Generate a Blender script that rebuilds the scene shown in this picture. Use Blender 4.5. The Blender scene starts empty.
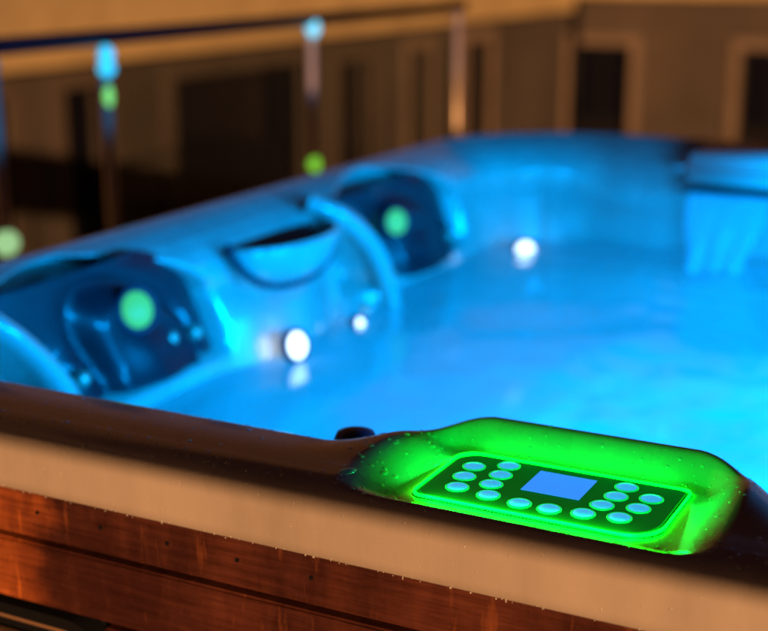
import bpy, bmesh, math, random
from mathutils import Vector, Matrix, noise
R = math.radians
random.seed(7)
scn = bpy.context.scene
col = scn.collection

# ------------------------------------------------------------------ helpers
def link(name, me, parent=None, mat=None, label=None, cat=None, group=None, kind=None, smooth=False):
    o = bpy.data.objects.new(name, me)
    col.objects.link(o)
    if parent is not None: o.parent = parent
    if mat is not None and me is not None: me.materials.append(mat)
    if smooth and me is not None:
        for p in me.polygons: p.use_smooth = True
    tag(o, label, cat, group, kind)
    return o
def tag(o, label=None, cat=None, group=None, kind=None):
    if label: o['label'] = label
    if cat: o['category'] = cat
    if group: o['group'] = group
    if kind: o['kind'] = kind
def empty(name, loc, label, cat, group=None):
    o = bpy.data.objects.new(name, None); col.objects.link(o)
    o.location = loc; tag(o, label, cat, group); return o
def build(name, bm, parent=None, mat=None, smooth=False, **k):
    me = bpy.data.meshes.new(name); bm.normal_update(); bm.to_mesh(me); bm.free()
    if parent is not None and parent.type == 'EMPTY' or parent is not None:
        # geometry is given in world coordinates: bring it into the frame of its root
        w = world_loc(parent); me.transform(Matrix.Translation(-w))
    return link(name, me, parent, mat, smooth=smooth, **k)
def world_loc(o):
    v = Vector((0, 0, 0))
    while o is not None:
        v += o.location; o = o.parent
    return v
def box(bm, x0, x1, y0, y1, z0, z1, bev=0):
    b = bmesh.new()
    bmesh.ops.create_cube(b, size=1)
    for v in b.verts:
        v.co = Vector(((x0+x1)/2 + v.co.x*(x1-x0), (y0+y1)/2 + v.co.y*(y1-y0), (z0+z1)/2 + v.co.z*(z1-z0)))
    if bev: bmesh.ops.bevel(b, geom=b.edges[:], offset=bev, segments=2, affect='EDGES')
    me = bpy.data.meshes.new('t'); b.to_mesh(me); b.free(); bm.from_mesh(me); bpy.data.meshes.remove(me)
def cyl(bm, p0, p1, r0, r1=None, seg=20, caps=True):
    r1 = r0 if r1 is None else r1
    p0, p1 = Vector(p0), Vector(p1); d = (p1-p0)
    q = d.to_track_quat('Z', 'Y').to_matrix().to_4x4()
    M = Matrix.Translation((p0+p1)/2) @ q
    bmesh.ops.create_cone(bm, cap_ends=caps, segments=seg, radius1=r0, radius2=r1, depth=d.length, matrix=M)
def sphere(bm, c, r, sx=1, sy=1, sz=1, u=16, v=10):
    M = Matrix.Translation(c) @ Matrix.Diagonal((sx, sy, sz, 1))
    bmesh.ops.create_uvsphere(bm, u_segments=u, v_segments=v, radius=r, matrix=M)
def lathe(bm, prof, c, axis=(0, 0, 1), seg=32):
    q = Vector(axis).to_track_quat('Z', 'Y').to_matrix()
    rows = []
    for r, h in prof:
        if r < 1e-6: rows.append([bm.verts.new(Vector(c)+q@Vector((0, 0, h)))])
        else: rows.append([bm.verts.new(Vector(c)+q@Vector((r*math.cos(2*math.pi*i/seg), r*math.sin(2*math.pi*i/seg), h))) for i in range(seg)])
    for a, b in zip(rows, rows[1:]):
        for i in range(seg):
            j = (i+1) % seg
            f = [a[i % len(a)], a[j % len(a)], b[j % len(b)], b[i % len(b)]]
            f = list(dict.fromkeys(f))
            if len(f) > 2: bm.faces.new(f)
def sst(a, b, x):
    if a > b: return 1-sst(b, a, x)
    if a == b: return float(x > a)
    t = max(0., min(1., (x-a)/(b-a))); return t*t*(3-2*t)
def lerp(a, b, t): return a+(b-a)*t

# ------------------------------------------------------------------ materials
def mat(name, base=(.5, .5, .5), rough=.5, metal=0, coat=0, spec=.5, emis=None, estr=0, var=0, vscale=8, bump=0, bscale=60, stretch=(1, 1, 1), rvar=0, coat_r=.05):
    m = bpy.data.materials.new(name); m.use_nodes = True
    nt = m.node_tree; N = nt.nodes; L = nt.links; p = N['Principled BSDF']
    p.inputs['Base Color'].default_value = (*base, 1)
    p.inputs['Roughness'].default_value = rough
    p.inputs['Metallic'].default_value = metal
    p.inputs['Coat Weight'].default_value = coat
    p.inputs['Coat Roughness'].default_value = coat_r
    p.inputs['Specular IOR Level'].default_value = spec
    if emis: p.inputs['Emission Color'].default_value = (*emis, 1); p.inputs['Emission Strength'].default_value = estr
    if var or bump or rvar:
        tc = N.new('ShaderNodeTexCoord'); mp = N.new('ShaderNodeMapping'); mp.inputs['Scale'].default_value = stretch
        L.new(tc.outputs['Object'], mp.inputs['Vector'])
    if var:
        n = N.new('ShaderNodeTexNoise'); n.inputs['Scale'].default_value = vscale; n.inputs['Detail'].default_value = 6; n.inputs['Roughness'].default_value = .6
        L.new(mp.outputs[0], n.inputs['Vector'])
        r = N.new('ShaderNodeValToRGB'); r.color_ramp.elements[0].position = .3; r.color_ramp.elements[1].position = .7
        r.color_ramp.elements[0].color = (*[c*(1-var) for c in base], 1); r.color_ramp.elements[1].color = (*[min(1, c*(1+var)) for c in base], 1)
        L.new(n.outputs['Fac'], r.inputs[0]); L.new(r.outputs[0], p.inputs['Base Color'])
    if rvar:
        n = N.new('ShaderNodeTexNoise'); n.inputs['Scale'].default_value = vscale*2.3; n.inputs['Detail'].default_value = 5
        L.new(mp.outputs[0], n.inputs['Vector'])
        mr = N.new('ShaderNodeMapRange'); mr.inputs[1].default_value = .3; mr.inputs[2].default_value = .7
        mr.inputs[3].default_value = max(0, rough-rvar); mr.inputs[4].default_value = rough+rvar
        L.new(n.outputs['Fac'], mr.inputs[0]); L.new(mr.outputs[0], p.inputs['Roughness'])
    if bump:
        n = N.new('ShaderNodeTexNoise'); n.inputs['Scale'].default_value = bscale; n.inputs['Detail'].default_value = 4
        L.new(mp.outputs[0], n.inputs['Vector'])
        b = N.new('ShaderNodeBump'); b.inputs['Strength'].default_value = bump; b.inputs['Distance'].default_value = .002
        L.new(n.outputs['Fac'], b.inputs['Height']); L.new(b.outputs[0], p.inputs['Normal'])
    return m

M_ACR = mat('pearl_acrylic', (.42, .37, .34), .28, coat=1, stretch=(1, 1, .3), var=.15, vscale=9, bump=.04, bscale=260, rvar=.05, coat_r=.11)
M_SPOUT = mat('matt_acrylic', (.42, .40, .38), .5, spec=.3)
M_PILLOW = mat('dark_vinyl', (.018, .032, .05), .36, coat=.35, var=.2, vscale=20)
M_CHROME = mat('brushed_steel', (.52, .43, .35), .42, metal=.6, rvar=.08, vscale=30)
M_RAIL = mat('dark_rail', (.006, .007, .02), .5, spec=.25)
M_BLACK = mat('black_plastic', (.005, .006, .009), .7, spec=.15)
M_KNOB = mat('knob_plastic', (.012, .022, .05), .45, spec=.3)
M_LENS = mat('green_lens', (.001, .05, .006), .35, coat=0, spec=.05, emis=(0, .30, .02), estr=.28, coat_r=.03)
M_RING = mat('green_led_ring', (.1, .5, .1), .4, emis=(.0, 1, .004), estr=30.0)
M_BTN = mat('lit_button', (.05, .25, .4), .3, coat=.4, emis=(.04, .46, .95), estr=.90, var=.3, vscale=120)
M_BTNR = mat('button_rim', (.05, .4, .1), .3, emis=(0, .9, .12), estr=.7)
M_LCD = mat('lit_display', (.0, .02, .05), .3, coat=.1, spec=.3, emis=(.03, .27, 1), estr=1.0)
M_JET = mat('lit_green_jet', (.0, .15, .05), .4, spec=.2, emis=(.05, .62, .20), estr=.9)
M_SPOT = mat('underwater_lamp_lens', (.8, .8, .8), .3, emis=(.85, .95, 1), estr=2.6)
M_CYAN = mat('cyan_glint', (.2, .5, .6), .3, emis=(.03, .58, .85), estr=1.2)  # glow colours for light reflected in the railing fittings
M_GRN = mat('green_glint', (.2, .5, .2), .3, emis=(.25, .8, .05), estr=1.0)
M_PGRN = mat('pale_green_glint', (.4, .6, .4), .3, emis=(.42, .78, .35), estr=.8)
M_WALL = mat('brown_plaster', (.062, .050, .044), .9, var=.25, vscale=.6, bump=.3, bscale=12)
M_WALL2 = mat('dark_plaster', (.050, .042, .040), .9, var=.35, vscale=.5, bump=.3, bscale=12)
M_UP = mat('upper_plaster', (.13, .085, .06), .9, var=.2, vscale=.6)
M_FASC = mat('ochre_stone', (.38, .30, .16), .8, var=.18, vscale=.9, bump=.3, bscale=14)
M_TRIM = mat('pale_stone', (.15, .115, .095), .8, var=.15, vscale=3)
M_DARK = mat('dark_door', (.004, .004, .008), .6, spec=.2)
M_PANE = mat('dark_glass', (.003, .004, .010), .25, spec=.3)
M_GROUND = mat('courtyard_paving', (.10, .075, .055), .85, var=.3, vscale=.7)
M_TERR = mat('terrace_tiles', (.16, .12, .10), .6, var=.25, vscale=4)
M_VENT = mat('vent_slat', (.22, .13, .08), .5)

def wood_mat():
    m = bpy.data.materials.new('stained_wood'); m.use_nodes = True
    nt = m.node_tree; N = nt.nodes; L = nt.links; p = N['Principled BSDF']
    g = N.new('ShaderNodeNewGeometry')
    mp = N.new('ShaderNodeMapping'); mp.inputs['Scale'].default_value = (1, 1, 1); L.new(g.outputs['Position'], mp.inputs[0])
    def nz(sc, stretch, det=6):
        q = N.new('ShaderNodeMapping'); q.inputs['Scale'].default_value = stretch; L.new(g.outputs['Position'], q.inputs[0])
        n = N.new('ShaderNodeTexNoise'); n.inputs['Scale'].default_value = sc; n.inputs['Detail'].default_value = det; n.inputs['Roughness'].default_value = .62
        L.new(q.outputs[0], n.inputs['Vector']); return n
    grain = nz(40, (.25, 1, 4)); patch = nz(11, (1.3, 1, .45)); fine = nz(160, (.6, 1, 3)); streak = nz(50, (1.2, 1, .16))
    r = N.new('ShaderNodeValToRGB'); e = r.color_ramp.elements
    e[0].position = .36; e[0].color = (.045, .012, .010, 1); e[1].position = .62; e[1].color = (.11, .032, .020, 1)
    L.new(patch.outputs['Fac'], r.inputs[0])
    r2 = N.new('ShaderNodeValToRGB'); e = r2.color_ramp.elements
    e[0].position = .35; e[0].color = (.6, .55, .5, 1); e[1].position = .62; e[1].color = (1.1, 1.1, 1.1, 1)
    L.new(grain.outputs['Fac'], r2.inputs[0])
    mx = N.new('ShaderNodeMix'); mx.data_type = 'RGBA'; mx.blend_type = 'MULTIPLY'; mx.inputs[0].default_value = .95
    L.new(r.outputs[0], mx.inputs[6]); L.new(r2.outputs[0], mx.inputs[7])
    r3 = N.new('ShaderNodeValToRGB'); e = r3.color_ramp.elements
    e[0].position = .60; e[0].color = (0, 0, 0, 1); e[1].position = .72; e[1].color = (.5, .5, .5, 1)
    L.new(streak.outputs['Fac'], r3.inputs[0])
    mx2 = N.new('ShaderNodeMix'); mx2.data_type = 'RGBA'; mx2.inputs[7].default_value = (.30, .09, .03, 1)
    L.new(r3.outputs[0], mx2.inputs[0]); L.new(mx.outputs[2], mx2.inputs[6])
    # brighter stretch towards the left end: light painted into the wood colour, ragged edge
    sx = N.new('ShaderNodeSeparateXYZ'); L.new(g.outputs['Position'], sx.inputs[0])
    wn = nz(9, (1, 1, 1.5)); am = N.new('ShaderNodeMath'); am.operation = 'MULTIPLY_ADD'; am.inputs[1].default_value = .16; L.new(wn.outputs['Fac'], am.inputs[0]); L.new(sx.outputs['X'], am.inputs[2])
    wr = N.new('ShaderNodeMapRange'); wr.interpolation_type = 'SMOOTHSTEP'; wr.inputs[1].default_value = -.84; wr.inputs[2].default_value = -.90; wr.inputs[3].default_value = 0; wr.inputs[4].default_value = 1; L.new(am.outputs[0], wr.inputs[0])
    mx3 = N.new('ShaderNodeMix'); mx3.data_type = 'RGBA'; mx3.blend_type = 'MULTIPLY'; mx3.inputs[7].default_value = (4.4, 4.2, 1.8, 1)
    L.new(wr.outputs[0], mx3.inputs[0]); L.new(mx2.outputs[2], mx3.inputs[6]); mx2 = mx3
    L.new(mx2.outputs[2], p.inputs['Base Color'])
    mr = N.new('ShaderNodeMapRange'); mr.inputs[1].default_value = .3; mr.inputs[2].default_value = .7; mr.inputs[3].default_value = .18; mr.inputs[4].default_value = .5
    L.new(fine.outputs['Fac'], mr.inputs[0]); L.new(mr.outputs[0], p.inputs['Roughness'])
    b = N.new('ShaderNodeBump'); b.inputs['Strength'].default_value = .35; b.inputs['Distance'].default_value = .001
    L.new(grain.outputs['Fac'], b.inputs['Height']); L.new(b.outputs[0], p.inputs['Normal'])
    p.inputs['Coat Weight'].default_value = .35; p.inputs['Coat Roughness'].default_value = .15
    return m
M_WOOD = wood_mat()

def schlick(N, L, f0, normal=None):
    lw = N.new('ShaderNodeLayerWeight'); lw.inputs['Blend'].default_value = .5
    if normal is not None: L.new(normal, lw.inputs['Normal'])
    p = N.new('ShaderNodeMath'); p.operation = 'POWER'; L.new(lw.outputs['Facing'], p.inputs[0]); p.inputs[1].default_value = 5
    m = N.new('ShaderNodeMath'); m.operation = 'MULTIPLY_ADD'; L.new(p.outputs[0], m.inputs[0]); m.inputs[1].default_value = 1-f0; m.inputs[2].default_value = f0
    return m.outputs[0]
def water_mat(name, scatter, tint, bumpd=.012, scale=7, trans=(.75, .93, 1)):
    m = bpy.data.materials.new(name); m.use_nodes = True
    nt = m.node_tree; N = nt.nodes; L = nt.links
    N.remove(N['Principled BSDF']); out = N['Material Output']
    g = N.new('ShaderNodeNewGeometry'); n = N.new('ShaderNodeTexNoise'); n.inputs['Scale'].default_value = scale; n.inputs['Detail'].default_value = 3
    L.new(g.outputs['Position'], n.inputs['Vector'])
    b = N.new('ShaderNodeBump'); b.inputs['Strength'].default_value = .5; b.inputs['Distance'].default_value = bumpd
    L.new(n.outputs['Fac'], b.inputs['Height'])
    tr = N.new('ShaderNodeBsdfTransparent'); tr.inputs[0].default_value = (*trans, 1)
    tl = N.new('ShaderNodeBsdfTranslucent'); tl.inputs[0].default_value = (*tint, 1)
    df = N.new('ShaderNodeBsdfDiffuse'); df.inputs[0].default_value = (*tint, 1)
    gl = N.new('ShaderNodeBsdfGlossy'); gl.inputs['Roughness'].default_value = .12
    for q in (tl, df, gl): L.new(b.outputs[0], q.inputs['Normal'])
    a = N.new('ShaderNodeMixShader'); a.inputs[0].default_value = .35; L.new(tl.outputs[0], a.inputs[1]); L.new(df.outputs[0], a.inputs[2])
    # patches of bubbles: more scatter where the water is churned
    n2 = N.new('ShaderNodeTexNoise'); n2.inputs['Scale'].default_value = 3.2; n2.inputs['Detail'].default_value = 4; L.new(g.outputs['Position'], n2.inputs['Vector'])
    mr = N.new('ShaderNodeMapRange'); mr.inputs[1].default_value = .3; mr.inputs[2].default_value = .7
    mr.inputs[3].default_value = scatter*.85; mr.inputs[4].default_value = scatter*1.15; L.new(n2.outputs['Fac'], mr.inputs[0])
    c = N.new('ShaderNodeMixShader'); L.new(mr.outputs[0], c.inputs[0]); L.new(tr.outputs[0], c.inputs[1]); L.new(a.outputs[0], c.inputs[2])
    fr = schlick(N, L, .02, b.outputs[0])
    d = N.new('ShaderNodeMixShader'); L.new(fr, d.inputs[0]); L.new(c.outputs[0], d.inputs[1]); L.new(gl.outputs[0], d.inputs[2])
    L.new(d.outputs[0], out.inputs['Surface'])
    return m
M_WATER = water_mat('tub_water', .68, (.5, .85, 1), .008)
M_SHEET = water_mat('falling_water', .75, (.75, .93, 1), .02, 18)
def glass_mat():
    m = bpy.data.materials.new('clear_glass'); m.use_nodes = True
    nt = m.node_tree; N = nt.nodes; L = nt.links
    N.remove(N['Principled BSDF']); out = N['Material Output']
    tr = N.new('ShaderNodeBsdfTransparent'); tr.inputs[0].default_value = (.9, .93, .92, 1)
    gl = N.new('ShaderNodeBsdfGlossy'); gl.inputs['Roughness'].default_value = .02
    fr = schlick(N, L, .02)
    d = N.new('ShaderNodeMixShader'); L.new(fr, d.inputs[0]); L.new(tr.outputs[0], d.inputs[1]); L.new(gl.outputs[0], d.inputs[2])
    L.new(d.outputs[0], out.inputs['Surface']); return m
M_GLASS = glass_mat()
def drop_mat():
    m = bpy.data.materials.new('water_drop'); m.use_nodes = True
    nt = m.node_tree; N = nt.nodes; L = nt.links
    N.remove(N['Principled BSDF']); out = N['Material Output']
    tr = N.new('ShaderNodeBsdfTransparent'); df = N.new('ShaderNodeBsdfDiffuse'); df.inputs[0].default_value = (.8, .8, .8, 1)
    gl = N.new('ShaderNodeBsdfGlossy'); gl.inputs['Roughness'].default_value = .12
    a = N.new('ShaderNodeMixShader'); a.inputs[0].default_value = .30; L.new(tr.outputs[0], a.inputs[1]); L.new(df.outputs[0], a.inputs[2])
    d = N.new('ShaderNodeMixShader'); L.new(schlick(N, L, .12), d.inputs[0]); L.new(a.outputs[0], d.inputs[1]); L.new(gl.outputs[0], d.inputs[2])
    L.new(d.outputs[0], out.inputs['Surface']); return m
M_DROP = drop_mat()

# ------------------------------------------------------------------ tub outline
X0, X1, Y0, Y1 = -1.52, .90, 1.035, 3.56
RC = .42
def outline(d, s):
    """s in 0..8: sides and corners alternate, starting with the near side running left to right"""
    r = max(RC-d, .14)
    x0, x1, y0, y1 = X0+d, X1-d, Y0+d, Y1-d
    k = int(s) % 8; t = s-int(s)
    def arc(cx, cy, a0):
        a = a0+t*math.pi/2; return Vector((cx+r*math.cos(a), cy+r*math.sin(a)))
    if k == 0: return Vector((lerp(x0+r, x1-r, t), y0))
    if k == 1: return arc(x1-r, y0+r, -math.pi/2)
    if k == 2: return Vector((x1, lerp(y0+r, y1-r, t)))
    if k == 3: return arc(x1-r, y1-r, 0)
    if k == 4: return Vector((lerp(x1-r, x0+r, t), y1))
    if k == 5: return arc(x0+r, y1-r, math.pi/2)
    if k == 6: return Vector((x0, lerp(y1-r, y0+r, t)))
    return arc(x0+r, y0+r, math.pi)
def side_w(s):
    """0 on the near side, 1 on left, far and right sides"""
    if s < 1: return 0
    if s < 2: return sst(1, 2, s)
    if s < 7: return 1
    return 1-sst(7, 8, s)
def bump(a, b, c, d, x): return sst(a, b, x)*(1-sst(c, d, x))

def ridge_a(z): return 1.410+.15*sst(.90, .70, z)
def ridge_b(z): return 2.40+.17*sst(.90, .70, z)
# profile: (inset, height) of the near side and of the other sides
def arcpts(cx, cz, r, a0, a1, n):
    return [(cx+r*math.cos(R(lerp(a0, a1, i/n))), cz+r*math.sin(R(lerp(a0, a1, i/n)))) for i in range(n+1)]
low = [(.20, .50), (.235, .455), (.28, .44), (.40, .432), (.55, .43), (.60, .42), (.63, .39), (.65, .30), (.68, .16), (.73, .115), (.80, .105), (.95, .10)]
near_p = [(.03, .822), (.004, .822), (.0005, .825), (0, .835), (0, .85), (0, .865)] + [(.034+(c-.018)*.034/.018, z) for c, z in arcpts(.018, .882, .018, 180, 90, 12)]
NF = len(near_p)
near_p += [(lerp(.034, .100, i/44), .90+.0018*math.sin(math.pi*i/44)) for i in range(1, 45)]
NT = len(near_p)
near_p += [(.100+(c-.105)*.030/.025, z) for c, z in arcpts(.105, .875, .025, 90, 0, 8)][1:] + [(.135, .85), (.142, .81), (.15, .77), (.157, .73), (.163, .69), (.17, .65), (.178, .60), (.188, .55)] + low
# bolster rim: soft convex roll that leans into the tub, then an undercut, then the seat back
oth = [(.03, .822), (.004, .822), (.0005, .825), (0, .835), (0, .85), (0, .865)] + arcpts(.026, .882, .026, 180, 90, 12)
bol = [(.026, .908), (.034, .906), (.065, .896), (.10, .880), (.125, .862), (.143, .842), (.150, .822), (.147, .805), (.138, .792)]
def poly_sample(pts, n):
    seg = [math.dist(a, b) for a, b in zip(pts, pts[1:])]; T = sum(seg); out = []
    for i in range(1, n+1):
        u = T*i/n; k = 0
        while k < len(seg)-1 and u > seg[k]: u -= seg[k]; k += 1
        t = min(1, u/seg[k]); out.append((lerp(pts[k][0], pts[k+1][0], t), lerp(pts[k][1], pts[k+1][1], t)))
    return out
oth += poly_sample(bol, 44)
oth += poly_sample([(.138, .792), (.15, .76), (.165, .70), (.18, .64), (.188, .55)], len(near_p)-len(low)-NT)
oth += low
assert len(oth) == len(near_p)
# add detail on the wall rows so that alcoves have edges
def refine(p, i0, i1, k):
    o = p[:i0+1]
    for i in range(i0, i1):
        for j in range(1, k+1): o.append((lerp(p[i][0], p[i+1][0], j/k), lerp(p[i][1], p[i+1][1], j/k)))
    return o+p[i1+1:]
iw = NT-1
for_all = [refine(p, iw, len(p)-len(low), 4) for p in (near_p, oth)]
near_p, oth = for_all

def hood(x): return bump(-.66, -.505, -.30, -.155, x)
def shell_point(s, i):
    a = side_w(s)
    d = lerp(near_p[i][0], oth[i][0], a); z = lerp(near_p[i][1], oth[i][1], a)
    p = outline(d, s); x, y = p
    # ---- hood and keypad recess of the near rim
    if a < .5 and y < 1.6:
        B = hood(x)
        if B > 0:
            dd = near_p[i][0]
            top = i >= 6
            if top:
                y += .094*B*sst(.034, .115, dd)*(1-sst(.17, .3, dd))
                z += .020*B*sst(.050, .10, dd)*(1-sst(.118, .16, dd))
                if dd < .14 and z > .83:
                    edge = bump(-.600, -.530, -.283, -.232, x)
                    back = 1-sst(1.209, 1.250, y + .016*sst(-.5, -.60, x)+.01*sst(-.30, -.25, x))
                    front = sst(1.040, 1.062, y)
                    zf = min(z, .8866)
                    z = lerp(z, zf, edge*back*front)
    # ---- far rim: a thicker roll with a deeper undercut
    wf = bump(3.6, 4.1, 4.9, 5.4, s)
    if wf and i >= NF and z > .60:
        z = .908-(.908-z)*(1+.38*wf*sst(.60, .74, z))
    # ---- left wall: two headrest alcoves, ridges between the seats, contoured backs
    push = 0; k = 0
    if 5.4 < s <= 7.3 or (s > 5.0):
        if .60 < z < .905 and d > .05:
            def alc(y0, y1):
                yc, hw = (y0+y1)/2, (y1-y0)/2
                u = (y-yc)/hw
                e = abs(u)**2.4+((z-.70)/(.200 if u < 0 else .200-.04*u))**4
                return (1-sst(.80, 1.05, e))*sst(.665, .70, z)
            k = max(alc(1.38, 2.00), alc(2.44, 3.08))
            push += -.060*k
        ridge = math.exp(-((y-ridge_a(z))/.024)**2)+math.exp(-((y-ridge_b(z))/.026)**2)
        k *= 1-min(1, ridge)*.8; push *= 1-min(1, ridge)*.8
        push += .050*ridge*(1-sst(.82, .905, z))*sst(.42, .52, z)*sst(.08, .15, d)
        bulge = bump(1.95, 2.12, 2.22, 2.42, y)
        push += .035*bulge*bump(.45, .6, .72, .85, z)*(1 if d > .1 else 0)
    if 3.5 < s < 5.4 and d > .1:      # far seat: gentle lumbar swells
        push += .02*math.cos((x+.2)*7)*bump(.42, .55, .70, .80, z)
    if push:
        n = (outline(d+.01, s)-outline(d, s))
        if n.length > 1e-6:
            n.normalize(); x += n.x*push; y += n.y*push
    return Vector((x, y, z))

TUB = empty('hot_tub', (-.3, 2.3, 0), 'square hot tub glowing blue inside, pale rim with a lit green keypad, brown plank cabinet', 'hot tub')
svals = []
def span(a, b, n): svals.extend(lerp(a, b, i/n) for i in range(n))
span(0, .72, 330); span(.72, 1, 24); span(1, 2, 24); span(2, 3, 60); span(3, 4, 24); span(4, 5, 110); span(5, 6, 70); span(6, 7, 190); span(7, 8, 40)
bm = bmesh.new()
rows = [[bm.verts.new(shell_point(s, i)) for i in range(len(near_p))] for s in svals]
n = len(rows)
for a in range(n):
    b = (a+1) % n
    for i in range(len(near_p)-1):
        bm.faces.new((rows[a][i], rows[b][i], rows[b][i+1], rows[a][i+1]))
bm.faces.new([r[-1] for r in rows])
SHELL = build('shell', bm, TUB, M_ACR, smooth=True)

# ------------------------------------------------------------------ cabinet
bm = bmesh.new(); box(bm, X0+.055, X1-.055, Y0+.055, Y1-.055, .03, .10); 
# hollow dark backing behind the planks
for (a, b, c, d) in ((X0+.045, X1-.045, Y0+.04, Y0+.055), (X0+.045, X1-.045, Y1-.055, Y1-.04), (X0+.03, X0+.045, Y0+.056, Y1-.056), (X1-.045, X1-.03, Y0+.056, Y1-.056)):
    box(bm, a, b, c, d, .03, .82)
build('backing_frame', bm, TUB, M_BLACK)
rowz = [(.7640, .8190), (.6845, .7570)] + [(.6775-.08*k-.073, .6775-.08*k) for k in range(7)]
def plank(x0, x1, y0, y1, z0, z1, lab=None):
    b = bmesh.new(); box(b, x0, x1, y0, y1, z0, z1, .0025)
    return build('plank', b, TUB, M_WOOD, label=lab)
YP = Y0+.015
for k, (z0, z1) in enumerate(rowz):
    if k == 2:
        plank(-1.40, -1.262, YP, YP+.02, z0, z1); p = plank(-.878, .80, YP, YP+.02, z0, z1)
    elif k == 3:
        plank(-1.40, -1.262, YP, YP+.02, z0, z1); p = plank(-.878, .80, YP, YP+.02, z0, z1)
    else:
        p = plank(-1.40, .80, YP, YP+.02, z0, z1)
    if k == 0:
        for q in range(9):
            b = bmesh.new(); x = -1.30+.0852*q
            cyl(b, (x, YP-.0015, .797-.0004*q), (x, YP+.004, .797-.0004*q), .0022, seg=12)
            build('screw', b, p, M_BLACK)
    plank(-1.40, .80, Y1-.035, Y1-.015, z0, z1)
    plank(X0+.013, X0+.033, Y0+.125, Y1-.125, z0, z1)
    plank(X1-.033, X1-.013, Y0+.125, Y1-.125, z0, z1)
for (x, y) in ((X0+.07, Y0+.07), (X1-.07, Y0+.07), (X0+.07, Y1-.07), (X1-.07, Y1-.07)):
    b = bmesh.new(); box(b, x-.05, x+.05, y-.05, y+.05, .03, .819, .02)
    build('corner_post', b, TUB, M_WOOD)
# oval vent let into the third and fourth plank rows
def rrect(cx, cz, hw, hh, r, n=10):
    pts = []
    for (sx, sz, a0) in ((1, -1, -90), (1, 1, 0), (-1, 1, 90), (-1, -1, 180)):
        for i in range(n+1):
            a = R(a0+90*i/n); pts.append((cx+sx*(hw-r)+r*math.cos(a), cz+sz*(hh-r)+r*math.sin(a)))
    return pts
def ring_xz(bm, outer, inner, y0, y1):
    n = len(outer)
    A = [bm.verts.new((p[0], y0, p[1])) for p in outer]; B = [bm.verts.new((p[0], y0, p[1])) for p in inner]
    C = [bm.verts.new((p[0], y1, p[1])) for p in outer]; D = [bm.verts.new((p[0], y1, p[1])) for p in inner]
    for i in range(n):
        j = (i+1) % n
        bm.faces.new((A[i], A[j], B[j], B[i])); bm.faces.new((B[i], B[j], D[j], D[i])); bm.faces.new((C[j], C[i], A[i], A[j]))
b = bmesh.new()
ring_xz(b, rrect(-1.070, .6005, .188, .0765, .045), rrect(-1.070, .6005, .174, .063, .034), YP-.003, YP+.022)
VENT = build('vent', b, TUB, M_BLACK, smooth=False, label='black louvred vent opening in the lower planks')
for q in range(5):
    b = bmesh.new(); z = .656-.026*q
    box(b, -1.236, -.915, YP+.006, YP+.018, z-.003, z+.003, .001); build('slat', b, VENT, M_VENT)

# ------------------------------------------------------------------ keypad
KX = -.4095
def keypad_outline(g, n=8):
    x0, x1, y0, y1 = -.527-g, -.291+g, 1.078-g, 1.203+g
    pts = []
    def arc(cx, cy, r, a0):
        for i in range(n+1):
            a = R(a0+90*i/n); pts.append((cx+r*math.cos(a), cy+r*math.sin(a)))
    arc(x1-.032, y0+.032, .032, -90); arc(x1-.009, y1-.009, .009, 0); arc(x0+.022, y1-.022, .022, 90); arc(x0+.012, y0+.012, .012, 180)
    # waist: front edge bows outward a little
    return [(x, y-.005*math.cos((x-KX)/.12*1.4)*(1 if y < 1.1 else 0)) for x, y in pts]
def slab(bm, pts, z0, z1):
    A = [bm.verts.new((x, y, z0)) for x, y in pts]; B = [bm.verts.new((x, y, z1)) for x, y in pts]
    n = len(pts)
    bm.faces.new(B); bm.faces.new(A[::-1])
    for i in range(n):
        j = (i+1) % n; bm.faces.new((A[i], A[j], B[j], B[i]))
bm = bmesh.new(); slab(bm, keypad_outline(.0008), .874, .8875)
PAD = build('keypad', bm, TUB, M_BLACK, label='lit green keypad with blue display and round buttons')
bm = bmesh.new(); slab(bm, keypad_outline(-.0045), .8877, .8895); build('face_plate', bm, PAD, M_LENS)
bm = bmesh.new()
def ring_xy(bm, o, i_, z0, z1):
    n = len(o)
    A = [bm.verts.new((x, y, z0)) for x, y in o]; B = [bm.verts.new((x, y, z1)) for x, y in i_]; O2 = [bm.verts.new(((x*3+u)/4, (y*3+v)/4, z1)) for (x, y), (u, v) in zip(o, i_)]
    C = [bm.verts.new((x, y, z0)) for x, y in i_]
    for k in range(n):
        j = (k+1) % n
        bm.faces.new((A[k], A[j], O2[j], O2[k])); bm.faces.new((O2[k], O2[j], B[j], B[k])); bm.faces.new((B[k], B[j], C[j], C[k]))
ring_xy(bm, keypad_outline(.0004), keypad_outline(-.0010), .8876, .8902)
build('glowing_rim', bm, PAD, M_RING)
bm = bmesh.new(); slab(bm, [(-.4365, 1.131), (-.379, 1.131), (-.379, 1.184), (-.4365, 1.184)], .8896, .8902); build('display', bm, PAD, M_LCD)
btn = [(-.499, 1.165), (-.497, 1.137), (-.492, 1.109), (-.469, 1.182), (-.467, 1.156), (-.466, 1.130), (-.458, 1.104), (-.425, 1.099), (-.396, 1.099),
       (-.349, 1.181), (-.320, 1.164), (-.351, 1.155), (-.324, 1.137), (-.356, 1.129), (-.365, 1.103), (-.333, 1.109)]
proto = None
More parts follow.
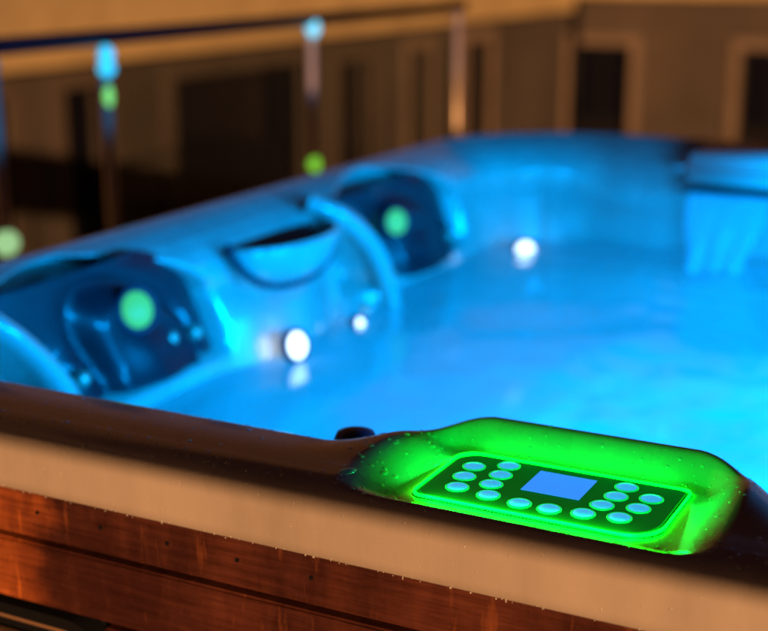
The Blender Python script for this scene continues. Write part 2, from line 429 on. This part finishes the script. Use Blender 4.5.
for x, y in btn:
    if proto is None:
        b = bmesh.new(); lathe(b, [(.0116, .8894), (.0116, .8902), (.0108, .8908), (.0099, .8906)], (x, y, 0)); rim = build('button', b, PAD, M_BTNR, smooth=True)
        b = bmesh.new(); lathe(b, [(.0098, .8896), (.0098, .8905), (.0088, .8910), (.0050, .8914), (0, .8915)], (x, y, 0)); cap = build('cap', b, rim, M_BTN, smooth=True)
        proto = (rim, cap, x, y)
    else:
        r_ = proto[0].copy(); col.objects.link(r_); r_.location = (x-proto[2], y-proto[3], 0)
        c_ = proto[1].copy(); col.objects.link(c_); c_.parent = r_

# ------------------------------------------------------------------ fittings inside the tub
def headrest(yc, hw, zb, zt, ridge):
    """dark moulded pad let into the alcove, with a raised inner horseshoe"""
    b = bmesh.new(); nu, nv = 48, 30; g = []
    for i in range(nu+1):
        row = []
        for j in range(nv+1):
            u = -1+2*i/nu; v = j/nv
            z = lerp(zb, zt, v); yl = ridge(z)+.012; yr = yc+hw*math.sqrt(max(0, 1-(v*.95)**3))
            y = lerp(yl, max(yr, yl+.05), (u+1)/2)
            e = 1-abs(u)**4*.8
            x = X0+.108+.032*e*(1-v**2*.5)
            # central cushion with a soft arch around it, and three flutes running down to the seat
            uu = u-.05; rr = math.hypot(uu*1.25, max(0, v-.15)*1.1)
            x += .026*(1-sst(.55, .74, rr))-.010*math.exp(-((rr-.78)/.07)**2)
            x += .010*(1-sst(.25, .5, v))*(.5+.5*math.cos(u*2.5*math.pi))+.030*(1-v)**4
            row.append(b.verts.new((x, y, z)))
        g.append(row)
    for i in range(nu):
        for j in range(nv): b.faces.new((g[i][j], g[i+1][j], g[i+1][j+1], g[i][j+1]))
    bmesh.ops.solidify(b, geom=b.faces[:], thickness=-.02)
    return build('headrest', b, TUB, M_PILLOW, smooth=True)
H1 = headrest(1.720, .262, .690, .893, ridge_a); H2 = headrest(2.765, .300, .665, .878, ridge_b)
def jet(c, r, parent, m=M_JET, name='jet', axis=(1, .0, .25), collar=True):
    b = bmesh.new(); lathe(b, [(r, -.012), (r*1.02, .002), (r*.8, .008), (r*.3, .011), (0, .011)], c, axis); j = build(name, b, parent, m, smooth=True)
    if collar:
        b = bmesh.new(); lathe(b, [(r*1.35, -.012), (r*1.35, .003), (r*1.2, .006), (r*1.04, .003), (r*1.04, -.01)], c, axis); build('collar', b, j, M_KNOB, smooth=True)
    return j
jet((-1.352, 1.745, .812), .030, H1, axis=(1, -.3, .3), name='lit_jet'); jet((-1.352, 2.69, .795), .027, H2, axis=(1, -.5, .2), name='lit_jet')
for (y, z, H) in ((1.905, .735, H1), (1.835, .742, H1), (1.600, .735, H1), (2.84, .705, H2), (2.985, .71, H2), (2.64, .705, H2)):
    jet((-1.352, y, z), .013, H, M_CHROME, 'jet_nozzle', collar=False)
# half-bowl cup holder under the rim between the seats
CUP = None
b = bmesh.new(); prof = []
nu, nv = 36, 14; g = []
for j in range(nv+1):
    v = j/nv; rr = math.cos(v*math.pi/2*.96)**.55; z = .856-.090*math.sin(v*math.pi/2)
    g.append([b.verts.new((X0+.150+.10*rr*math.sin(math.pi*i/nu), 2.21+.175*rr*math.cos(math.pi*i/nu), z)) for i in range(nu+1)])
for j in range(nv):
    for i in range(nu): b.faces.new((g[j][i], g[j][i+1], g[j+1][i+1], g[j+1][i]))
bmesh.ops.recalc_face_normals(b, faces=b.faces[:])
bmesh.ops.solidify(b, geom=b.faces[:], thickness=.006)
CUP = build('cup_holder', b, TUB, M_ACR, smooth=True)
b = bmesh.new(); pts = [(X0+.140, 2.13), (X0+.140, 2.41)] + [(X0+.150+.080*math.sin(math.pi*i/20), 2.19+.125*math.cos(math.pi*i/20)) for i in range(21)]
slab(b, pts[2:], .850, .854); build('insert', b, CUP, M_BLACK)
b = bmesh.new(); prev = None
for i in range(33):
    a = math.pi*i/32
    p = Vector((X0+.158+.045*math.sin(a)**.7, 2.215+.185*math.cos(a), .862-.098*math.sin(a)**.8))
    if prev is not None: cyl(b, prev, p, .0065, seg=10); sphere(b, p, .0065, u=10, v=6)
    prev = p
build('shadow_line', b, CUP, M_KNOB, smooth=True)  # dark tube modelled in place of the shadow under the bowl
def sweep(bm, pts, ru, rv, seg=16, sub=10):
    P = [Vector(p) for p in pts]; path = []
    for i in range(len(P)-1):
        p0, p1, p2, p3 = P[max(i-1, 0)], P[i], P[i+1], P[min(i+2, len(P)-1)]
        for k in range(sub):
            t = k/sub
            path.append(.5*((2*p1)+(p2-p0)*t+(2*p0-5*p1+4*p2-p3)*t*t+(3*p1-p0-3*p2+p3)*t**3))
    path.append(P[-1]); prev = None
    for i, p in enumerate(path):
        tn = (path[min(i+1, len(path)-1)]-path[max(i-1, 0)]).normalized()
        a = Vector((1, 0, 0)); a = (a-a.dot(tn)*tn).normalized(); c = tn.cross(a)
        row = [bm.verts.new(p+a*ru*math.cos(2*math.pi*q/seg)+c*rv*math.sin(2*math.pi*q/seg)) for q in range(seg)]
        if prev:
            for q in range(seg): bm.faces.new((prev[q], prev[(q+1) % seg], row[(q+1) % seg], row[q]))
        prev = row
for pts in ([(X0+.127, 1.395, .890), (X0+.158, 1.430, .860), (X0+.174, 1.480, .810), (X0+.186, 1.528, .745), (X0+.198, 1.558, .66), (X0+.212, 1.57, .56)],
            [(X0+.130, 2.365, .888), (X0+.180, 2.405, .860), (X0+.200, 2.470, .810), (X0+.210, 2.525, .745), (X0+.222, 2.555, .66), (X0+.235, 2.565, .56)]):
    b = bmesh.new(); sweep(b, pts, .022, .020); build('divider', b, TUB, M_ACR, smooth=True)
# air knob on the wall just behind the near rim
b = bmesh.new(); lathe(b, [(.013, .80), (.013, .866), (.022, .869), (.0235, .880), (.020, .888), (.010, .8915), (0, .892)], (-.652, 1.203, 0)); build('air_knob', b, TUB, M_KNOB, smooth=True)
# underwater lamps: white lenses in dark collars
lamps = [(-1.262, 2.10, .672, (1, -.2, .25), .024), (-1.285, 2.385, .640, (1, 0, .2), .013), (-1.24, 3.20, .640, (.8, -.8, .3), .024)]
for (x, y, z, ax, r) in lamps:
    j = jet((x, y, z), r, TUB, M_SPOT, 'underwater_lamp', ax)
jet((-1.275, 2.41, .672), .013, TUB, M_CHROME, 'jet_nozzle', collar=False)
# waterfall spout on the far rim
b = bmesh.new()
bmesh.ops.create_cube(b, size=1)
for v in b.verts: v.co = Vector((-.665+.41*v.co.x, 3.31+.27*v.co.y, .885+.084*v.co.z-(.018 if v.co.y < 0 and v.co.z > 0 else 0)))
bmesh.ops.bevel(b, geom=b.edges[:], offset=.036, segments=7, affect='EDGES')
SP = build('waterfall_spout', b, TUB, M_SPOUT, smooth=True)
b = bmesh.new(); box(b, -.835, -.50, 3.190, 3.40, .820, .841, .004); build('slot', b, SP, M_BLACK)
b = bmesh.new()
nu, nv = 24, 24; g = []
for i in range(nu+1):
    u = -1+2*i/nu
    row = []
    for j in range(nv+1):
        t = j/nv; w = lerp(.105, .062, t**.8)
        row.append(b.verts.new((-.728-.02*t+w*u+.003*math.sin(9*t+u*5), 3.196-.06*math.sqrt(t)-.004*math.sin(u*9+t*3)*t, .832-.2*t)))
    g.append(row)
for i in range(nu):
    for j in range(nv): b.faces.new((g[i][j], g[i+1][j], g[i+1][j+1], g[i][j+1]))
bmesh.ops.solidify(b, geom=b.faces[:], thickness=.004)
build('waterfall', b, None, M_SHEET, smooth=True, label='sheet of blue-lit water falling from the spout at the far rim', cat='waterfall')

# ------------------------------------------------------------------ water
ZW = .645
b = bmesh.new(); ns, nr = 200, 70
ss = [8*i/ns for i in range(ns)]
rings = []
cx, cy = (X0+X1)/2, (Y0+Y1)/2
for k in range(nr):
    t = k/nr
    row = []
    for s in ss:
        # outer ring follows the shell at water level (and its swells), tucked 6 mm into it
        p = outline(.155+.0, s)
        x, y = lerp(p.x, cx, t), lerp(p.y, cy, t)
        z = ZW+.007*noise.noise(Vector((x*5, y*5, 0)))+.003*noise.noise(Vector((x*14, y*14, 3)))
        z += .012*math.exp(-((x+.7)**2+(y-3.1)**2)/.03)*math.sin(60*math.hypot(x+.7, y-3.1))
        row.append(b.verts.new((x, y, z)))
    rings.append(row)
c = b.verts.new((cx, cy, ZW))
for k in range(nr-1):
    for i in range(ns):
        j = (i+1) % ns; b.faces.new((rings[k][i], rings[k][j], rings[k+1][j], rings[k+1][i]))
for i in range(ns): b.faces.new((rings[-1][i], rings[-1][(i+1) % ns], c))
build('water', b, None, M_WATER, smooth=True, kind='structure')

# ------------------------------------------------------------------ droplets on the near rim
from mathutils.bvhtree import BVHTree
me = SHELL.data; w = world_loc(SHELL)
bv = BVHTree.FromPolygons([v.co+w for v in me.vertices], [tuple(p.vertices) for p in me.polygons])
_t = bmesh.new(); bmesh.ops.create_uvsphere(_t, u_segments=12, v_segments=8, radius=1)
_t.verts.ensure_lookup_table(); UV = [v.co.copy() for v in _t.verts]; UF = [[v.index for v in f.verts] for f in _t.faces]; _t.free()
DV, DF = [], []
def bead(M):
    k = len(DV); DV.extend(M @ v for v in UV); DF.extend([k+i for i in f] for f in UF)
def flush(label):
    global DV, DF
    me = bpy.data.meshes.new('water_droplets'); me.from_pydata([tuple(v) for v in DV], [], DF); me.update()
    link('water_droplets', me, None, M_DROP, label, 'water droplets', None, 'stuff', True); DV, DF = [], []
def drop(x, y, r, flat=.45, sx=1, sy=1):
    h = bv.ray_cast(Vector((x, y, 1.2)), Vector((0, 0, -1)))
    if h[0] is None or h[0].z < .87: return
    q = h[1].to_track_quat('Z', 'Y').to_matrix().to_4x4()
    bead(Matrix.Translation(h[0]) @ q @ Matrix.Diagonal((sx*r, sy*r, flat*r, 1)))
for _ in range(620):
    x = random.uniform(-1.12, -.15)
    B = hood(x)
    zone = random.random()
    if zone < .45: y = random.gauss(1.052, .010)
    elif zone < .8: y = random.gauss(1.143+.085*B, .012)
    else: y = random.uniform(1.04, 1.15+.08*B)
    r = .0005+abs(random.gauss(0, .0007))
    if y > 1.037: drop(x, y, r, sx=random.uniform(.8, 1.6), sy=random.uniform(.8, 1.4))
for _ in range(90):
    drop(random.uniform(-.62, -.53), random.uniform(1.05, 1.2), .0006+abs(random.gauss(0, .0008)), .4)
for _ in range(60):
    drop(random.uniform(-.285, -.235), random.uniform(1.05, 1.2), .0005+abs(random.gauss(0, .0005)), .4)
for x, y, r in ((-.592, 1.075, .006), (-.600, 1.135, .004), (-.537, 1.062, .0045), (-.565, 1.10, .003), (-.555, 1.188, .003), (-.58, 1.155, .0025)):
    drop(x, y, r, .22, 1.7, 1)
flush('tiny clear water droplets scattered over the near rim of the tub')
# fine drops clinging to the outer lip face
for _ in range(230):
    x = random.uniform(-1.1, -.2); z = random.choice([random.uniform(.823, .826), random.uniform(.835, .885), .885-abs(random.gauss(0, .01))])
    r = .0004+abs(random.gauss(0, .0003)); bead(Matrix.Translation((x, Y0-.0002, z)) @ Matrix.Diagonal((r, .5*r, r*random.choice([1, 1.1, 1.3, 1.6, 2.6]), 1)))
flush('tiny clear drops clinging to the upright outer face of the tub rim')

# ------------------------------------------------------------------ terrace, railing
b = bmesh.new(); box(b, -2.85, 4.2, -4.5, 5.95, -.30, 0); build('terrace', b, None, M_TERR, kind='structure')
b = bmesh.new(); box(b, -2.75, 4.2, 5.82, 5.94, .004, .10); build('kerb', b, None, M_TERR, kind='structure')
RAIL = empty('balcony_railing', (-2.6, 2, 0), 'dark-topped metal balcony railing with slim posts running behind the hot tub', 'railing')
ZR = 1.135
b = bmesh.new(); cyl(b, (-2.6, -4.4, ZR), (-2.6, 5.84, ZR), .024, seg=24); build('top_rail', b, RAIL, M_RAIL, smooth=True)
ys = [-4.3, -3.1, -2.0, -.8, .4, 1.6, 2.79, 3.26, 4.47, 5.79]
glintspec = {3.26: [(1.085, M_CYAN, .020, 1.2), (1.045, M_CYAN, .022, .9), (.965, M_GRN, .013, 2.4)], 4.47: [(1.105, M_CYAN, .022, 1.3), (.60, M_GRN, .018, 1.4)], 2.79: [(.61, M_PGRN, .030, 1)]}
for y in ys:
    b = bmesh.new(); cyl(b, (-2.6, y, .012), (-2.6, y, ZR-.04), .017, seg=20); 
    po = build('post', b, RAIL, M_CHROME, smooth=True)
    b = bmesh.new(); lathe(b, [(0, ZR-.045), (.024, ZR-.045), (.024, ZR-.038), (.010, ZR-.034), (.010, ZR-.015)], (-2.6, y, 0)); build('bracket', b, po, M_CHROME, smooth=True)
    b = bmesh.new(); lathe(b, [(.045, 0.001), (.045, .010), (.02, .014)], (-2.6, y, 0)); build('foot_plate', b, po, M_CHROME, smooth=True)
    for (z, m, r, k) in glintspec.get(y, []):
        b = bmesh.new(); sphere(b, (-2.592, y-.002, z), r*1.2, 1, 1, k); build('post_glint', b, po, m, smooth=True)  # glowing blobs stand in for coloured glints on the post fittings
for y0, y1 in zip(ys, ys[1:]):
    if y1-y0 < .6: continue
    b = bmesh.new(); box(b, -2.605, -2.597, y0+.04, y1-.04, .10, ZR-.09); build('glass_panel', b, RAIL, M_GLASS)

# added dark screen, unseen behind the camera: keeps the low warm light off everything above the lip of the rim
BLK = empty('sun_blocker', (0, -1.6, 0), 'dark fabric added behind the camera to keep the sun off the tub', 'sun blocker')
b = bmesh.new(); box(b, -3.2, 5.2, -1.604, -1.596, 1.485, 2.12); build('blocker_panel', b, BLK, M_RAIL)
b = bmesh.new(); cyl(b, (-3.2, -1.6, 1.478), (5.2, -1.6, 1.478), .012); build('blocker_bottom_bar', b, BLK, M_CHROME, smooth=True)
b = bmesh.new(); box(b, -3.25, 5.25, -1.66, -1.54, 2.12, 2.22, .01); build('blocker_top_box', b, BLK, M_BLACK)
for x_ in (-3.2, 5.2):
    b = bmesh.new(); box(b, x_-.03, x_+.03, -1.66, -1.606, .001, 2.12, .004); build('blocker_side_post', b, BLK, M_CHROME)

# ------------------------------------------------------------------ courtyard below and buildings
ZG = -3.3
b = bmesh.new(); box(b, -400, 400, -400, 400, ZG-.5, ZG); build('ground', b, None, M_GROUND, kind='structure')

def facade(root, along, plane, lo, hi, z0, z1, thick, ops, wm, sign, band_z=None, upper=None):
    """wall in a vertical plane with real openings. along 'x' or 'y'; sign: direction the wall faces"""
    b = bmesh.new()
    def bx(a0, a1, c0, c1, depth0=0, depth1=thick):
        p0, p1 = sorted((plane-sign*depth0, plane-sign*depth1))
        if along == 'x': box(b, a0, a1, p0, p1, c0, c1)
        else: box(b, p0, p1, a0, a1, c0, c1)
    cur = lo
    zmid = (band_z if band_z else z1)
    cols = {}
    for (a0, a1, c0, c1) in ops: cols.setdefault((a0, a1), []).append((c0, c1))
    for (a0, a1) in sorted(cols):
        bx(cur, a0, z0, z1)
        zc = z0
        for (c0, c1) in sorted(cols[(a0, a1)]):
            if c0 > zc: bx(a0, a1, zc, c0)
            zc = c1
        bx(a0, a1, zc, z1); cur = a1
    bx(cur, hi, z0, z1)
    build('wall', b, root, wm)
    for (a0, a1, c0, c1) in ops:
        door = c0 <= z0+.01
        b = bmesh.new()
        def pc(u0, u1, w0, w1, d0, d1):
            p0, p1 = sorted((plane-sign*d0, plane-sign*d1))
            if along == 'x': box(b, u0, u1, p0, p1, w0, w1)
            else: box(b, p0, p1, u0, u1, w0, w1)
        pc(a0, a1, c0, c1, .22, .27)
        o = build('door' if door else 'window', b, root, M_DARK)
        b = bmesh.new(); f = .22
        pc(a0-f, a0, c0, c1+f, -.06, .10); pc(a1, a1+f, c0, c1+f, -.06, .10); pc(a0, a1, c1, c1+f, -.06, .10)
        build('frame', b, o, M_TRIM if along == 'x' or a0 > 20 else M_WALL)
        b = bmesh.new()
        mid = (a0+a1)/2
        pc(a0+.08, mid-.05, c0+(1.0 if door else .1), c1-.12, .205, .219); pc(mid+.05, a1-.08, c0+(1.0 if door else .1), c1-.12, .205, .219)
        build('pane', b, o, M_PANE)
YA = 30.; XB = -10.8
BA = empty('building', (0, YA, ZG), 'brown plastered building facing the courtyard, dark doors in pale stone frames under an ochre band', 'building')
opsA = []
for xc in (-9.94, -6.10, -1.4, 3.4, 8.2, 13.):
    opsA += [(xc-.70, xc+.70, ZG, -.66)]
    for fl in range(3): opsA.append((xc-.70, xc+.70, 2.6+3.6*fl, 4.4+3.6*fl))
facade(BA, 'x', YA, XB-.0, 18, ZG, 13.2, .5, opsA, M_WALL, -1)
def band(root, along, plane, lo, hi, z0, z1, d, m, sign, name='band'):
    b = bmesh.new(); p0, p1 = sorted((plane+sign*.003, plane+sign*d))
    if along == 'x': box(b, lo, hi, p0, p1, z0, z1)
    else: box(b, p0, p1, lo, hi, z0, z1)
    return build(name, b, root, m)
band(BA, 'x', YA, XB+.30, 18, .40, 1.60, .22, M_FASC, -1); band(BA, 'x', YA, XB+.3, 18, 13.2, 13.7, .5, M_TRIM, -1, 'cornice')
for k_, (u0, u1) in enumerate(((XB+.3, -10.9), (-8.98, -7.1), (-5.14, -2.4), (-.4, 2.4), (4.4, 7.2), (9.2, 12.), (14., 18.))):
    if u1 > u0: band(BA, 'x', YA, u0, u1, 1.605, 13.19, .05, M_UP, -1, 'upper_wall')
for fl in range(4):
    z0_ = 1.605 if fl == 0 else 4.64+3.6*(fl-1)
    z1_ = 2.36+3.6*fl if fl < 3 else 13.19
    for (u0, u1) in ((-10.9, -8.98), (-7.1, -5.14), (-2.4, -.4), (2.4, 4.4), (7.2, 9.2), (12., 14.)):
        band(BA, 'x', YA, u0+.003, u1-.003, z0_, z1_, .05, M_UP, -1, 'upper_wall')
b = bmesh.new(); cyl(b, (XB+.32, YA-.14, ZG), (XB+.32, YA-.14, .398), .07, seg=12); build('downpipe', b, BA, M_DARK, smooth=True)
b = bmesh.new(); box(b, XB, 18, YA+.503, YA+9, ZG, 13.2); build('rear_block', b, BA, M_WALL)
BB = empty('building', (XB, 15, ZG), 'dark side wing with wide black openings under a bright ochre band, left of courtyard', 'building')
opsB = [(6.2, 8.2, ZG, -.25), (10.4, 11.75, ZG, -.2), (12.7, 13.5, ZG, -.2), (14.9, 18.5, ZG, -.25), (19.4, 20.5, ZG, -.35), (21.95, 22.85, ZG, -.32), (24.4, 25.6, ZG, -.32)]
opsB2 = []
for (a0, a1, c0, c1) in opsB:
    opsB2.append((a0, a1, c0, c1))
    m_ = (a0+a1)/2
facade(BB, 'y', XB, -6, YA-.003, ZG, 13.2, .5, opsB2, M_WALL2, 1)
band(BB, 'y', XB, -6, YA-.23, .10, 1.6, .28, M_FASC, 1)
band(BB, 'y', XB, -6, YA-.08, 1.603, 13.2, .06, M_UP, 1, 'upper_wall')
for q in range(9):
    y = 5.2+2.75*q
    b = bmesh.new(); box(b, XB+.064, XB+.10, y, y+1.1, 3.0, 4.9); o = build('shutter', b, BB, M_DARK)
b = bmesh.new(); box(b, XB-9, XB-.503, -6, YA-.003, ZG, 13.2); build('rear_block', b, BB, M_WALL2)

# ------------------------------------------------------------------ lights
def plight(x, y, z, e, c, r=.05):
    l = bpy.data.lights.new('lamp_glow', 'POINT'); l.energy = e; l.color = c; l.shadow_soft_size = r
    o = bpy.data.objects.new('lamp_glow', l); col.objects.link(o); o.location = (x, y, z); return o
BL = (.0, .335, 1.0)
BU = (.0, .47, 1.0)
LAMP_E = 8
def alight(c, dirn, sx, sy, e, colr, name='tub_fill'):
    l = bpy.data.lights.new(name, 'AREA'); l.shape = 'RECTANGLE'; l.size = sx; l.size_y = sy; l.energy = e; l.color = colr
    o = bpy.data.objects.new(name, l); col.objects.link(o); o.location = c
    o.rotation_euler = Vector(dirn).to_track_quat('-Z', 'Y').to_euler(); return o
# broad area fills: one washing the footwell, two added, floating above the water, washing the far walls and rims
alight((-.3, 2.3, .60), (0, 0, -1), 1.5, 1.7, 34, BU)
for (x, y, z, k) in ((-.3, 2.4, .30, .7),):
    plight(x, y, z, 5*k, BU, 0)
alight((.68, 2.3, .965), (-1, 0, -.06), .9, .10, 74, BL)
alight((.02, 1.40, .99), (-.30, 1, -.05), .5, .08, 66, BL)

def strip(c, rot, lx, e):
    l = bpy.data.lights.new('led_strip', 'AREA'); l.shape = 'RECTANGLE'; l.size = lx; l.size_y = .003; l.energy = e; l.color = (0, 1, .06)
    o = bpy.data.objects.new('led_strip', l); col.objects.link(o); o.location = c
    o.rotation_euler = Vector(rot).to_track_quat('-Z', 'X').to_euler(); return o
GE = .45
for q_, (c, n_, t_, lx, k) in enumerate((((KX, 1.0735, .8925), (0, 1, .16), (1, 0, 0), .20, 1.0), ((KX, 1.205, .8905), (0, .45, 1), (1, 0, 0), .20, .22), ((-.531, 1.14, .8905), (-.6, .1, 1), (0, 1, 0), .09, .3), ((-.287, 1.14, .8905), (.5, .1, 1), (0, 1, 0), .07, .36), ((KX, 1.069, .8895), (0, -.9, .6), (1, 0, 0), .20, .02))):
    o = strip(c, n_, lx, GE*k)
    z_ = -Vector(n_).normalized(); x_ = Vector(t_); x_ = (x_-x_.dot(z_)*z_).normalized(); y_ = z_.cross(x_)
    o.rotation_euler = Matrix((x_, y_, z_)).transposed().to_euler()
sun_el, sun_az = 10, 142       # azimuth measured clockwise from +Y
S = bpy.data.lights.new('sun', 'SUN'); S.energy = 5.0; S.angle = R(.4); S.color = (1.0, .48, .19)
so = bpy.data.objects.new('sun', S); col.objects.link(so)
dv = Vector((math.sin(R(sun_az))*math.cos(R(sun_el)), math.cos(R(sun_az))*math.cos(R(sun_el)), math.sin(R(sun_el))))
so.rotation_euler = dv.to_track_quat('Z', 'Y').to_euler()
W = bpy.data.worlds.new('World'); scn.world = W; W.use_nodes = True
nt = W.node_tree; bg = nt.nodes['Background']
sk = nt.nodes.new('ShaderNodeTexSky'); sk.sky_type = 'NISHITA'; sk.sun_disc = False
sk.sun_elevation = R(-3); sk.sun_rotation = R(sun_az)
sk.ozone_density = 7
nt.links.new(sk.outputs[0], bg.inputs[0]); bg.inputs[1].default_value = .09

# ------------------------------------------------------------------ camera
cam = bpy.data.cameras.new('camera'); co = bpy.data.objects.new('camera', cam); col.objects.link(co)
co.location = (0, 0, 1.38); co.rotation_euler = (R(90-14.9), 0, R(27.2))
cam.sensor_width = 36; cam.lens = 1370/768*36; cam.clip_start = .05; cam.clip_end = 1500
cam.dof.use_dof = True; cam.dof.focus_distance = 1.27; cam.dof.aperture_fstop = 64.2/21
scn.camera = co
scn.view_settings.view_transform = 'Standard'; scn.view_settings.look = 'None'; scn.view_settings.exposure = 0; scn.view_settings.gamma = 1
